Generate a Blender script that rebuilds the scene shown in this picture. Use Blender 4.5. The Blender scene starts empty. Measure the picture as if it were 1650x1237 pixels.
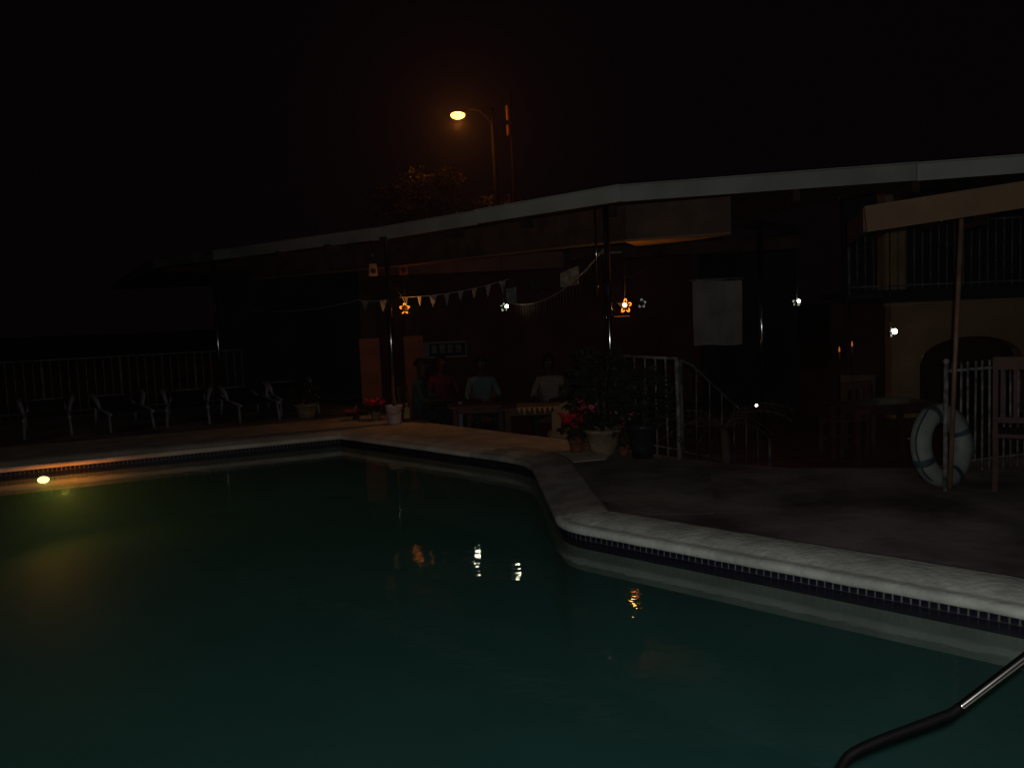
import bpy, bmesh, math, random
from mathutils import Vector, Matrix
from mathutils.geometry import tessellate_polygon
random.seed(7)
sc = bpy.context.scene
COL = sc.collection
R = math.radians

# ------------------------------------------------------------------ camera
cam_d = bpy.data.cameras.new('camera'); cam = bpy.data.objects.new('camera', cam_d); COL.objects.link(cam)
cam_d.sensor_width = 36; cam_d.lens = 30.55; cam_d.clip_start = 0.05; cam_d.clip_end = 2000
CAM = Vector((0, 0, 1.8))
th, ro = R(4.98), R(2.4)
Fv = Vector((0, math.cos(th), -math.sin(th))); Uv = Vector((0, math.sin(th), math.cos(th))); Rv = Vector((1, 0, 0))
R2 = Rv*math.cos(ro) - Uv*math.sin(ro); U2 = Uv*math.cos(ro) + Rv*math.sin(ro)
m = Matrix((R2, U2, -Fv)).transposed().to_4x4(); m.translation = CAM
cam.matrix_world = m
sc.camera = cam

# ------------------------------------------------------------------ world: a night sky
w = bpy.data.worlds.new('World'); sc.world = w; w.use_nodes = True
nt = w.node_tree; nt.nodes.clear()
sky = nt.nodes.new('ShaderNodeTexSky'); sky.sky_type = 'NISHITA'; sky.sun_disc = False
sky.sun_elevation = R(35); sky.sun_rotation = R(200)
tint = nt.nodes.new('ShaderNodeMixRGB'); tint.blend_type = 'MULTIPLY'; tint.inputs[0].default_value = 1
tint.inputs[2].default_value = (1.0, .30, .30, 1)
bg = nt.nodes.new('ShaderNodeBackground'); bg.inputs[1].default_value = 0.00045
wo = nt.nodes.new('ShaderNodeOutputWorld')
nt.links.new(sky.outputs[0], tint.inputs[1]); flat = nt.nodes.new('ShaderNodeMixRGB'); flat.inputs[0].default_value = .9; flat.inputs[2].default_value = (2.4, 1.3, 2.2, 1)
nt.links.new(tint.outputs[0], flat.inputs[1]); nt.links.new(flat.outputs[0], bg.inputs[0]); nt.links.new(bg.outputs[0], wo.inputs[0])

# faint moonlight
sd = bpy.data.lights.new('moon', 'SUN'); sd.energy = 0.0015; sd.angle = R(0.5); sd.color = (.8, .85, 1)
so = bpy.data.objects.new('moon', sd); COL.objects.link(so); so.rotation_euler = (R(55), 0, R(-20))
# the flash of the camera that lit the near coping, the eave and the life ring
fd = bpy.data.lights.new('camera_flash', 'POINT'); fd.energy = 235; fd.shadow_soft_size = 0.02; fd.color = (1, .98, .93)
fo = bpy.data.objects.new('camera_flash', fd); COL.objects.link(fo); fo.location = (0.05, 0.0, 1.87)

sc.view_settings.view_transform = 'Standard'; sc.view_settings.look = 'None'
sc.view_settings.exposure = 0; sc.view_settings.gamma = 1; sc.view_settings.use_curve_mapping = False
sc.cycles.max_bounces = 6; sc.cycles.diffuse_bounces = 3; sc.cycles.glossy_bounces = 3; sc.cycles.transparent_max_bounces = 12
sc.cycles.volume_bounces = 1
sc.cycles.sample_clamp_indirect = 3

# ------------------------------------------------------------------ materials
def mat(name, col, rough=.7, var=.25, scale=6, bump=.0, bscale=30, metal=0, spec=.3, col2=None, obj_space=True):
    m = bpy.data.materials.new(name); m.use_nodes = True
    n = m.node_tree; b = n.nodes['Principled BSDF']
    tc = n.nodes.new('ShaderNodeTexCoord')
    no = n.nodes.new('ShaderNodeTexNoise'); no.inputs['Scale'].default_value = scale; no.inputs['Detail'].default_value = 6
    n.links.new(tc.outputs['Object'], no.inputs['Vector'])
    r = n.nodes.new('ShaderNodeValToRGB')
    c2 = col2 if col2 else tuple(c*(1-var) for c in col)
    c1 = col if col2 else tuple(min(1, c*(1+var)) for c in col)
    r.color_ramp.elements[0].position = .36; r.color_ramp.elements[1].position = .64
    r.color_ramp.elements[0].color = (*c2, 1); r.color_ramp.elements[1].color = (*c1, 1)
    n.links.new(no.outputs['Fac'], r.inputs[0]); n.links.new(r.outputs[0], b.inputs['Base Color'])
    b.inputs['Roughness'].default_value = rough; b.inputs['Metallic'].default_value = metal
    b.inputs['Specular IOR Level'].default_value = spec
    if bump:
        n2 = n.nodes.new('ShaderNodeTexNoise'); n2.inputs['Scale'].default_value = bscale; n2.inputs['Detail'].default_value = 5
        n.links.new(tc.outputs['Object'], n2.inputs['Vector'])
        bp = n.nodes.new('ShaderNodeBump'); bp.inputs['Strength'].default_value = bump; bp.inputs['Distance'].default_value = .02
        n.links.new(n2.outputs['Fac'], bp.inputs['Height']); n.links.new(bp.outputs[0], b.inputs['Normal'])
    return m
def emis(name, col, s):
    m = bpy.data.materials.new(name); m.use_nodes = True; n = m.node_tree
    n.nodes.clear(); e = n.nodes.new('ShaderNodeEmission'); e.inputs[0].default_value = (*col, 1); e.inputs[1].default_value = s
    o = n.nodes.new('ShaderNodeOutputMaterial'); n.links.new(e.outputs[0], o.inputs[0])
    try: m.cycles.emission_sampling = 'NONE'
    except Exception: pass
    return m

M = {}
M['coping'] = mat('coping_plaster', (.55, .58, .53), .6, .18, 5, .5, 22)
M['dullcop'] = mat('dull_coping', (.34, .335, .30), .8, .25, 4, .5, 22)
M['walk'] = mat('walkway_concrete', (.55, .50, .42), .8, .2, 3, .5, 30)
M['deck'] = mat('wet_deck', (.28, .25, .25), .85, 0, 1.3, .25, 9, col2=(.08, .065, .065), spec=.12)
M['soil'] = mat('dark_ground', (.03, .026, .02), .95, .3, 1, .4, 12, spec=.05)
M['terrace'] = mat('terrace_tile', (.10, .05, .035), .8, .25, 3, .3, 20, spec=.1)
M['basin'] = mat('basin_plaster', (.017, .050, .046), .7, .25, 1.3, .2, 20)
M['band'] = mat('basin_upper_plaster', (.15, .17, .15), .7, .15, 4, .2, 20)
M['tile'] = mat('blue_tile', (.012, .012, .027), .45, .5, 9, .1, 40, spec=.12)
M['grout'] = mat('tile_grout', (.14, .145, .145), .8, .2, 10)
M['fascia'] = mat('painted_fascia', (.31, .335, .315), .7, .14, 1.6, .3, 14)
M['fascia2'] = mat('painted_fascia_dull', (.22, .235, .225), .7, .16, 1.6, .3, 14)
M['fascia3'] = mat('fascia_flash_fade', (.10, .10, .095), .8, .4, 2.5, .3, 14)  # far left eave: fading of the flash put into the board colour
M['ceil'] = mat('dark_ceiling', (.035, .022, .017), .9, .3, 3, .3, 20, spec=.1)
M['wood'] = mat('brown_wood', (.065, .034, .023), .7, .3, 4, .3, 25)
M['redwood'] = mat('redbrown_wood', (.055, .019, .015), .6, .3, 4, .3, 25)
M['tanboard'] = mat('tan_board', (.14, .084, .045), .7, .12, 2.5, .3, 18)
M['tanwall'] = mat('tan_wall', (.27, .18, .105), .9, .15, 1.5, .4, 15, spec=.1)
M['ochre'] = mat('terracotta_paint', (.17, .060, .034), .8, .2, 3, .3, 15)
M['wall'] = mat('back_wall', (.06, .025, .022), .9, .3, 1.3, .3, 12, spec=.1)
M['darkwall'] = mat('dark_blue_wall', (.02, .021, .03), .9, .3, 1.2, .3, 12, spec=.1)
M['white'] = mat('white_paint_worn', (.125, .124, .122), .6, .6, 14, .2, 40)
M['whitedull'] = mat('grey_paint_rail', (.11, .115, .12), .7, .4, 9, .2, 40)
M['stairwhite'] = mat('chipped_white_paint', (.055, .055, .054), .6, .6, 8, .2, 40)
M['railtan'] = mat('varnished_pole', (.15, .085, .06), .45, .25, 9, .2, 30)
M['steel'] = mat('steel_tube', (.35, .35, .35), .13, .2, 30, .0, metal=1)
M['chrome'] = mat('handrail_steel', (.62, .62, .60), .16, .15, 12, metal=1)
M['pvc'] = mat('white_plastic', (.17, .17, .20), .55, .15, 6, .1)
M['cloth_w'] = mat('pale_cloth', (.16, .16, .17), .9, .3, 18, .2, 40)
M['cloth_b'] = mat('blue_grey_cloth', (.09, .11, .125), .9, .4, 14, .2, 40)
M['board'] = mat('grey_board', (.165, .17, .165), .7, .2, 3, .1)
M['ring'] = mat('ring_white', (.18, .205, .195), .55, .12, 10, .2, 30)
M['ringband'] = mat('ring_dark_band', (.03, .05, .06), .6, .3, 10)
M['bucket'] = mat('white_bucket', (.46, .37, .35), .6, .15, 8, .1)
M['pot'] = mat('clay_pot', (.22, .17, .10), .85, .25, 7, .4, 25)
M['blackpot'] = mat('black_pot', (.018, .017, .022), .5, .3, 7)
M['rubber'] = mat('black_rubber', (.004, .004, .0045), .6, .2, 9, spec=.08)
M['leaf'] = mat('dark_leaf', (.022, .026, .012), .6, .4, 5, spec=.2)
M['leaf2'] = mat('dry_palm_leaf', (.06, .048, .032), .7, .4, 5, spec=.2)
M['treeleaf'] = mat('tree_leaf', (.05, .045, .02), .7, .5, 1.5, spec=.2)
M['bark'] = mat('bark', (.06, .045, .03), .95, .3, 6, .6, 14)
M['red'] = mat('poinsettia_red', (.75, .045, .06), .5, .25, 12)
M['pink'] = mat('pink_petals', (.75, .12, .20), .5, .25, 12)
M['yellow'] = mat('yellow_plastic', (.36, .24, .07), .5, .2, 6)
M['skin'] = mat('skin', (.035, .018, .013), .6, .12, 8)
M['hair'] = mat('black_hair', (.008, .006, .005), .6, .3, 20)
M['sh_blue'] = mat('pale_blue_shirt', (.065, .095, .11), .9, .15, 10, .3, 30)
M['sh_white'] = mat('cream_shirt', (.11, .10, .088), .9, .12, 10, .3, 30)
M['sh_green'] = mat('dark_green_shirt', (.022, .05, .045), .9, .2, 10, .3, 30)
M['sh_red'] = mat('dark_red_shirt', (.06, .010, .016), .9, .2, 10, .3, 30)
M['jeans'] = mat('dark_trousers', (.02, .022, .035), .9, .3, 12, .3, 30)
M['meshfab'] = mat('lounger_sling', (.012, .011, .014), .8, .3, 30, .2, 40)
M['lanternmetal'] = mat('lantern_metal', (.02, .014, .01), .5, .2, 20, metal=.4)
M['polemetal'] = mat('street_pole', (.008, .007, .007), .7, .2, 5, .2)
M['cord2'] = mat('black_cord', (.03, .028, .026), .8, .3, 20)
M['cord'] = mat('cord', (.20, .19, .18), .7, .3, 20)
M['em_o'] = emis('orange_bulb', (1.0, .50, .10), 26)
M['em_ostar'] = emis('orange_star_glow', (1.0, .22, .02), 2.4)
M['em_w'] = emis('white_bulb', (1.0, 1.0, .72), 30)
M['em_wstar'] = emis('white_star_glow', (.75, .80, .58), .42)
M['em_wdim'] = emis('white_star_dim', (.62, .65, .62), .22)
M['em_street'] = emis('sodium_lens', (1.0, .43, .06), 8)
M['em_pool'] = emis('pool_lens', (1.0, .66, .24), 5)
M['em_tiny'] = emis('tiny_orange_flame', (1, .28, .08), .32)

# ------------------------------------------------------------------ helpers
class MB:
    def __init__(s): s.bm = bmesh.new(); s.mi = 0
    def face(s, pts, mi=None):
        f = s.bm.faces.new([s.bm.verts.new(p) for p in pts]); f.material_index = s.mi if mi is None else mi; return f
    def box(s, c, size, rz=0, rot=None, taper=1.0, bevel=0):
        hx, hy, hz = size[0]/2, size[1]/2, size[2]/2
        mt = rot if rot is not None else Matrix.Rotation(rz, 3, 'Z'); c = Vector(c); vs = []
        for z in (-hz, hz):
            k = taper if z > 0 else 1
            for x, y in ((-hx, -hy), (hx, -hy), (hx, hy), (-hx, hy)): vs.append(s.bm.verts.new(c + mt @ Vector((x*k, y*k, z))))
        es = set()
        for q in ((3, 2, 1, 0), (4, 5, 6, 7), (0, 1, 5, 4), (1, 2, 6, 5), (2, 3, 7, 6), (3, 0, 4, 7)):
            f = s.bm.faces.new([vs[i] for i in q]); f.material_index = s.mi; es.update(f.edges)
        if bevel: bmesh.ops.bevel(s.bm, geom=list(es), offset=bevel, segments=2, affect='EDGES')
        return s
    def beam(s, a, b, wd, h):      # box from a to b
        a, b = Vector(a), Vector(b); d = b-a; L = d.length; d.normalize()
        side = d.cross(Vector((0, 0, 1)));
        if side.length < 1e-3: side = Vector((1, 0, 0))
        side.normalize(); up = side.cross(d)
        mt = Matrix((side, d, up)).transposed()
        return s.box((a+b)/2, (wd, L, h), rot=mt)
    def tube(s, pts, r, n=8, closed=False, cap=True):
        pts = [Vector(p) for p in pts]; N = len(pts); rings = []
        rs = r if isinstance(r, (list, tuple)) else [r]*N
        prev = None
        for i, p in enumerate(pts):
            if closed: t = pts[(i+1) % N]-pts[i-1]
            else: t = pts[min(i+1, N-1)]-pts[max(i-1, 0)]
            t.normalize()
            if prev is None:
                u = t.cross(Vector((0, 0, 1)))
                if u.length < .05: u = t.cross(Vector((1, 0, 0)))
            else: u = prev - t*prev.dot(t)
            u.normalize(); prev = u; v = t.cross(u)
            rings.append([s.bm.verts.new(p + (u*math.cos(a)+v*math.sin(a))*rs[i]) for a in [2*math.pi*k/n for k in range(n)]])
        rg = range(N) if closed else range(N-1)
        for i in rg:
            A, B = rings[i], rings[(i+1) % N]
            for k in range(n):
                f = s.bm.faces.new((A[k], A[(k+1) % n], B[(k+1) % n], B[k])); f.material_index = s.mi; f.smooth = True
        if cap and not closed:
            s.bm.faces.new(rings[0][::-1]).material_index = s.mi; s.bm.faces.new(rings[-1]).material_index = s.mi
        return s
    def lathe(s, prof, c=(0, 0, 0), n=20, wob=0):
        c = Vector(c); rings = []
        for r, z in prof:
            rings.append([s.bm.verts.new(c+Vector((r*math.cos(a)*(1+wob*math.sin(3*a)), r*math.sin(a), z))) for a in [2*math.pi*k/n for k in range(n)]])
        for A, B in zip(rings, rings[1:]):
            for k in range(n):
                f = s.bm.faces.new((A[k], A[(k+1) % n], B[(k+1) % n], B[k])); f.smooth = True; f.material_index = s.mi
        if prof[0][0] > 1e-4: s.bm.faces.new(rings[0][::-1]).material_index = s.mi
        if prof[-1][0] > 1e-4: s.bm.faces.new(rings[-1]).material_index = s.mi
        return s
    def ball(s, c, r, seg=10, sc_=(1, 1, 1)):
        mt = Matrix.Translation(c) @ Matrix.Diagonal((r*sc_[0], r*sc_[1], r*sc_[2], 1))
        g = bmesh.ops.create_uvsphere(s.bm, u_segments=seg, v_segments=max(6, seg*2//3), radius=1, matrix=mt)
        for v in g['verts']:
            for f in v.link_faces: f.smooth = True; f.material_index = s.mi
        return s
    def prism(s, poly, z0, z1, holes=()):
        loops = [[Vector((x, y, 0)) for x, y in poly]] + [[Vector((x, y, 0)) for x, y in h] for h in holes]
        flat = [p for l in loops for p in l]; tris = tessellate_polygon(loops)
        top = [s.bm.verts.new((p.x, p.y, z1)) for p in flat]
        bot = [s.bm.verts.new((p.x, p.y, z0)) for p in flat] if z0 is not None else None
        for t in tris:
            f = s.bm.faces.new([top[i] for i in t]); f.material_index = s.mi
            if f.normal.z < 0 or True:
                f.normal_update()
                if f.normal.z < 0: f.normal_flip()
            if bot:
                f = s.bm.faces.new([bot[i] for i in t]); f.material_index = s.mi; f.normal_update()
                if f.normal.z > 0: f.normal_flip()
        if bot:
            o = 0
            for l in loops:
                N = len(l)
                for i in range(N):
                    f = s.bm.faces.new((bot[o+i], bot[o+(i+1) % N], top[o+(i+1) % N], top[o+i])); f.material_index = s.mi
                o += N
        return s
    def build(s, name, mats, parent=None, loc=(0, 0, 0), rz=0, kind=None, recalc=False):
        me = bpy.data.meshes.new(name)
        if recalc: bmesh.ops.recalc_face_normals(s.bm, faces=s.bm.faces)
        s.bm.to_mesh(me); s.bm.free()
        for q in (mats if isinstance(mats, (list, tuple)) else [mats]): me.materials.append(q)
        o = bpy.data.objects.new(name, me); COL.objects.link(o); o.location = loc; o.rotation_euler.z = rz
        if parent: o.parent = parent
        if kind: o['kind'] = kind
        return o
def tag(o, label, cat, group=None):
    o['label'] = label; o['category'] = cat
    if group: o['group'] = group
    return o
def thing(name, label, cat, loc=(0, 0, 0), rz=0, group=None):
    o = bpy.data.objects.new(name, None); COL.objects.link(o); o.location = loc; o.rotation_euler = (0, 0, rz)
    o.empty_display_size = .1
    return tag(o, label, cat, group)
def copy_tree(o, parent=None):
    c = o.copy(); COL.objects.link(c)
    if parent: c.parent = parent
    for ch in list(o.children): copy_tree(ch, c)
    return c
def lamp(name, loc, power, col, rad=.03, parent=None):
    d = bpy.data.lights.new(name, 'POINT'); d.energy = power; d.color = col; d.shadow_soft_size = rad
    o = bpy.data.objects.new(name, d); COL.objects.link(o); o.location = loc
    if parent: o.parent = parent
    o.visible_glossy = False      # the bulb mesh is what mirrors
    return o

# ------------------------------------------------------------------ outlines
def rounded(pts, rad, n=7):
    out = []; N = len(pts)
    for i, p in enumerate(pts):
        p = Vector(p); a = Vector(pts[i-1]); b = Vector(pts[(i+1) % N]); r = rad[i]
        if r == 0: out.append(p); continue
        da, db = (a-p).normalized(), (b-p).normalized()
        A, B = p+da*r, p+db*r
        for k in range(n+1):
            t = k/n; out.append(A*(1-t)**2 + p*2*t*(1-t) + B*t*t)
    return out
POOL_RAW = [(-2.42, 12.05), (0.20, 9.36), (0.36, 6.55), (2.98, 4.05), (2.35, 2.0), (-11, 2.0), (-11, 8.3)]
POOL_R = [0, .5, .22, .55, .4, .5, .5]
POOL = rounded(POOL_RAW, POOL_R)            # runs clockwise as seen from above? (orientation fixed below)
def area(p): return sum(p[i-1].x*p[i].y - p[i].x*p[i-1].y for i in range(len(p)))/2
if area(POOL) < 0: POOL.reverse()
def offset(poly, d):
    out = []; N = len(poly)
    for i, p in enumerate(poly):
        e1 = (p-poly[i-1]).normalized(); e2 = (poly[(i+1) % N]-p).normalized()
        n1 = Vector((e1.y, -e1.x)); n2 = Vector((e2.y, -e2.x)); n = (n1+n2)
        n.normalize(); k = max(.5, n.dot(n1)); out.append(p+n*(d/k))
    return out
# resample evenly for sweeps
def resample(poly, step):
    out = []; N = len(poly)
    for i in range(N):
        a, b = poly[i], poly[(i+1) % N]; L = (b-a).length; k = max(1, int(L/step))
        for j in range(k): out.append(a.lerp(b, j/k))
    return out

# ------------------------------------------------------------------ setting
DECK = [(9.5, -4), (9.5, 9.8), (3.75, 7.9), (2.62, 8.12), (1.77, 8.80), (0.86, 10.22), (-1.64, 13.1), (-3.0, 17.8), (-5.3, 16.95), (-8.2, 15.8), (-14, 13.6), (-14, -4)]
W_ = .36
outer_cop = offset(POOL, W_)
GR = [(-150, -150), (150, -150), (150, 200), (-150, 200)]
MB().prism(GR, None, -.25, holes=[DECK]).build('ground', M['soil'], kind='structure')
MB().prism(DECK, -.26, .18, holes=[outer_cop]).build('pool_deck', M['deck'], kind='structure')
# terrace floor under the pavilion
MB().prism([(1.77, 8.9), (0.9, 10.3), (-1.6, 13.16), (-2.95, 17.7), (-2, 24), (9, 24), (9, 10.0), (3.7, 8.1)], None, -.244).build('terrace_floor', M['terrace'], kind='structure')
# pale concrete walkway along the far sides of the pool
def strip(pts_in, pts_out, z0, z1): 
    return MB().prism(pts_in + pts_out[::-1], z0, z1)
OP = offset(POOL, .28); mem = [p.y > 8.72 - .02*p.x and p.x > -11.2 for p in OP]
k0 = [k for k in range(len(OP)) if mem[k] and not mem[k-1]][0]
chain = []
for k in range(len(OP)):
    if mem[(k0+k) % len(OP)]: chain.append(OP[(k0+k) % len(OP)])
    else: break
MB().prism([(p.x, p.y) for p in chain] + [(-14, 7.6), (-14, 9.1), (-3.2, 13.42), (-2.3, 14.0), (-1.66, 13.08), (.85, 10.19), (1.15, 9.7), (.95, 9.0)], .17, .185).build('walkway', M['walk'], kind='structure')

M['patch'] = mat('worn_paving', (.185, .175, .16), .85, .35, 2, .3, 14)
MB().prism([(.52, 9.3), (.60, 8.7), (.66, 7.2), (1.0, 6.55), (1.5, 6.5), (1.95, 8.60), (1.72, 8.80), (.87, 10.12), (1.1, 9.7)], .172, .1815).build('worn_pavement', M['patch'], kind='structure')
# coping: swept profile with rounded lip, slightly uneven
def sweep(path, prof, name, material, parent=None, wob=0, kind=None):
    b = MB(); N = len(path); P = path; rings = []
    rnd = random.Random(3)
    for i, p in enumerate(P):
        e1 = (p-P[i-1]).normalized(); e2 = (P[(i+1) % N]-p).normalized()
        n1 = Vector((e1.y, -e1.x)); n2 = Vector((e2.y, -e2.x)); n = (n1+n2).normalized(); k = max(.6, n.dot(n1))
        ww = wob*(rnd.random()-.5)
        rings.append([b.bm.verts.new((p.x+n.x*u/k, p.y+n.y*u/k, z + ww)) for u, z in prof])
    for i in range(N):
        A, B = rings[i], rings[(i+1) % N]
        for k in range(len(prof)-1):
            f = b.bm.faces.new((A[k], A[k+1], B[k+1], B[k])); f.smooth = True
    return b.build(name, material, parent, kind=kind, recalc=True)
pool_s = resample(POOL, .12)
cop_prof = [(0.02, .085), (-.035, .085), (-.048, .095), (-.048, .125), (-.035, .142), (-.01, .15), (.03, .146), (.045, .152), (.08, .172), (.2, .187), (.33, .192), (W_+.01, .186), (W_+.01, .1)]
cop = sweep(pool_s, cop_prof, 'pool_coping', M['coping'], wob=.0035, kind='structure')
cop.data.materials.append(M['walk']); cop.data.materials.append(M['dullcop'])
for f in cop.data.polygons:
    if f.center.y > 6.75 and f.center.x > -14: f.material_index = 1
    if 6.75 < f.center.y < 10 and f.center.x > -.6: f.material_index = 2  # middle stretch of the coping gets a darker tone
# basin: light upper wall, deep wall, floor
basin = MB()
N = len(POOL)
for i in range(N):
    a, b2 = POOL[i], POOL[(i+1) % N]
    basin.mi = 0; basin.face([(a.x, a.y, -.2), (b2.x, b2.y, -.2), (b2.x, b2.y, -.03), (a.x, a.y, -.03)])
    basin.mi = 3; basin.face([(a.x, a.y, -.03), (b2.x, b2.y, -.03), (b2.x, b2.y, .037), (a.x, a.y, .037)])
    basin.mi = 2; basin.face([(a.x, a.y, .037), (b2.x, b2.y, .037), (b2.x, b2.y, .1), (a.x, a.y, .1)])
    basin.mi = 1; basin.face([(a.x, a.y, -1.3), (b2.x, b2.y, -1.3), (b2.x, b2.y, -.2), (a.x, a.y, -.2)])
basin.mi = 1; nv = len(basin.bm.verts)
basin.prism([(p.x, p.y) for p in POOL], None, -1.3)
basin.bm.verts.ensure_lookup_table()
for v_ in basin.bm.verts[nv:]: v_.co.z = -1.3 + .06*(v_.co.y-2)     # the floor rises towards the shallow far end
bas = basin.build('pool_basin', [M['band'], M['basin'], M['grout'], M['blackpot']], kind='structure')

# tile band: two rows of small dark tiles standing proud of pale grout
per = resample(POOL, .02)
S = [0]
for i in range(len(POOL)): S.append(S[-1] + (POOL[(i+1) % len(POOL)]-POOL[i]).length)
def at_s(s):
    for i in range(len(POOL)):
        if S[i] <= s <= S[i+1]:
            a, b = POOL[i], POOL[(i+1) % len(POOL)]; t = (s-S[i])/(S[i+1]-S[i]); d = (b-a).normalized(); return a.lerp(b, t), d
    return POOL[0], (POOL[1]-POOL[0]).normalized()
tw = .0385; pitch = .05
tile_me = None
sing = []; rest = MB()
s = .01
while s < S[-1]-.04:
    p, d = at_s(s+tw/2)
    n = Vector((-d.y, d.x))                   # inward
    if True:
        dist = (p - Vector((0, 0))).length
        facing = n.dot(Vector((0, 0))-p) > 0
        for row, z in enumerate((.058, .014)):
            if facing: sing.append((dist, p, d, n, z))
    s += pitch
sing.sort(key=lambda q: q[0])
near = [q for q in sing if q[1].x > .3][:300]
far_ = [q for q in sing if q not in near]
tm = MB().box((0, 0, 0), (tw, .010, .036), bevel=.003)
t0 = tm.build('tile', M['tile'], bas)
for k, (dist, p, d, n, z) in enumerate(near):
    o = t0 if k == 0 else t0.copy()
    if k: COL.objects.link(o); o.parent = bas
    o.location = (p.x+n.x*(.004+random.uniform(-.001, .001)), p.y+n.y*.004, z); o.rotation_euler.z = math.atan2(d.y, d.x)+random.uniform(-.02, .02)
for (dist, p, d, n, z) in far_:
    rest.box((p.x+n.x*.004, p.y+n.y*.004, z), (tw, .01, .036), rz=math.atan2(d.y, d.x))
rest.build('tile_band', M['tile'], bas, kind='stuff')

# water: closed body, ripples, faint murk
wm = bpy.data.materials.new('pool_water'); wm.use_nodes = True; n = wm.node_tree; n.nodes.clear()
out = n.nodes.new('ShaderNodeOutputMaterial'); tr = n.nodes.new('ShaderNodeBsdfTransparent'); gl = n.nodes.new('ShaderNodeBsdfGlossy')
gl.inputs['Roughness'].default_value = .015; tr.inputs[0].default_value = (.92, .98, .96, 1)
# Schlick reflectance of water, the same from both sides of the surface
ge = n.nodes.new('ShaderNodeNewGeometry'); dt = n.nodes.new('ShaderNodeVectorMath'); dt.operation = 'DOT_PRODUCT'
ab = n.nodes.new('ShaderNodeMath'); ab.operation = 'ABSOLUTE'; om = n.nodes.new('ShaderNodeMath'); om.operation = 'SUBTRACT'; om.inputs[0].default_value = 1; om.use_clamp = True
pw = n.nodes.new('ShaderNodeMath'); pw.operation = 'POWER'; pw.inputs[1].default_value = 5
fr = n.nodes.new('ShaderNodeMath'); fr.operation = 'MULTIPLY_ADD'; fr.inputs[1].default_value = .98; fr.inputs[2].default_value = .02
mx = n.nodes.new('ShaderNodeMixShader'); tc = n.nodes.new('ShaderNodeTexCoord')
mp = n.nodes.new('ShaderNodeMapping'); mp.inputs['Scale'].default_value = (1, 1.5, 1)
n1 = n.nodes.new('ShaderNodeTexNoise'); n1.inputs['Scale'].default_value = 2.2; n1.inputs['Detail'].default_value = 2
n2 = n.nodes.new('ShaderNodeTexNoise'); n2.inputs['Scale'].default_value = 11; n2.inputs['Detail'].default_value = 2
ad = n.nodes.new('ShaderNodeMath'); ad.operation = 'MULTIPLY_ADD'; ad.inputs[1].default_value = .22
bp = n.nodes.new('ShaderNodeBump'); bp.inputs['Strength'].default_value = .5; bp.inputs['Distance'].default_value = .006
L = n.links.new
L(tc.outputs['Object'], mp.inputs[0]); L(mp.outputs[0], n1.inputs[0]); L(mp.outputs[0], n2.inputs[0])
L(n2.outputs[0], ad.inputs[0]); L(n1.outputs[0], ad.inputs[2]); L(ad.outputs[0], bp.inputs['Height'])
L(bp.outputs[0], gl.inputs['Normal']); L(ge.outputs['Incoming'], dt.inputs[0]); L(bp.outputs[0], dt.inputs[1]); L(dt.outputs['Value'], ab.inputs[0]); L(ab.outputs[0], om.inputs[1]); L(om.outputs[0], pw.inputs[0]); L(pw.outputs[0], fr.inputs[0])
L(fr.outputs[0], mx.inputs[0]); L(tr.outputs[0], mx.inputs[1]); L(gl.outputs[0], mx.inputs[2]); L(mx.outputs[0], out.inputs[0])
vo = n.nodes.new('ShaderNodeVolumePrincipled'); vo.inputs['Color'].default_value = (.23, .76, .69, 1); vo.inputs['Density'].default_value = .125
vo.inputs['Absorption Color'].default_value = (.25, .8, .72, 1)
L(vo.outputs[0], out.inputs['Volume'])
inner = offset(POOL, .006)
MB().prism([(p.x, p.y) for p in inner], -1.36, 0).build('pool_water', wm, kind='structure', recalc=True)

# underwater lamp in the far wall
WD = Vector((3.78, 1.65)).normalized()      # direction of the far-left wall
pl = thing('pool_lamp', 'lit yellow underwater lamp set in the far pool wall', 'pool light', (-5.80, 10.555, -.055), math.atan2(WD.y, WD.x))
MB().tube([(.075*math.cos(a), -.012, .05*math.sin(a)) for a in [k*math.pi/8 for k in range(16)]], .009, 6, closed=True).build('rim', M['steel'], pl)
b = MB(); b.ball((0, -.006, 0), 1, 14, (.068, .018, .043)); b.build('lens', M['em_pool'], pl)
sp = bpy.data.lights.new('beam', 'SPOT'); sp.energy = 15; sp.color = (1, .52, .07); sp.spot_size = R(150); sp.spot_blend = .8; sp.shadow_soft_size = .04
spo = bpy.data.objects.new('beam', sp); COL.objects.link(spo); spo.parent = pl; spo.location = (0, -.10, -.02); spo.rotation_euler = (R(-78), 0, R(30))
lamp('halo', (.25, -.35, -.12), 10, (1, .25, .035), .04, pl)

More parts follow.
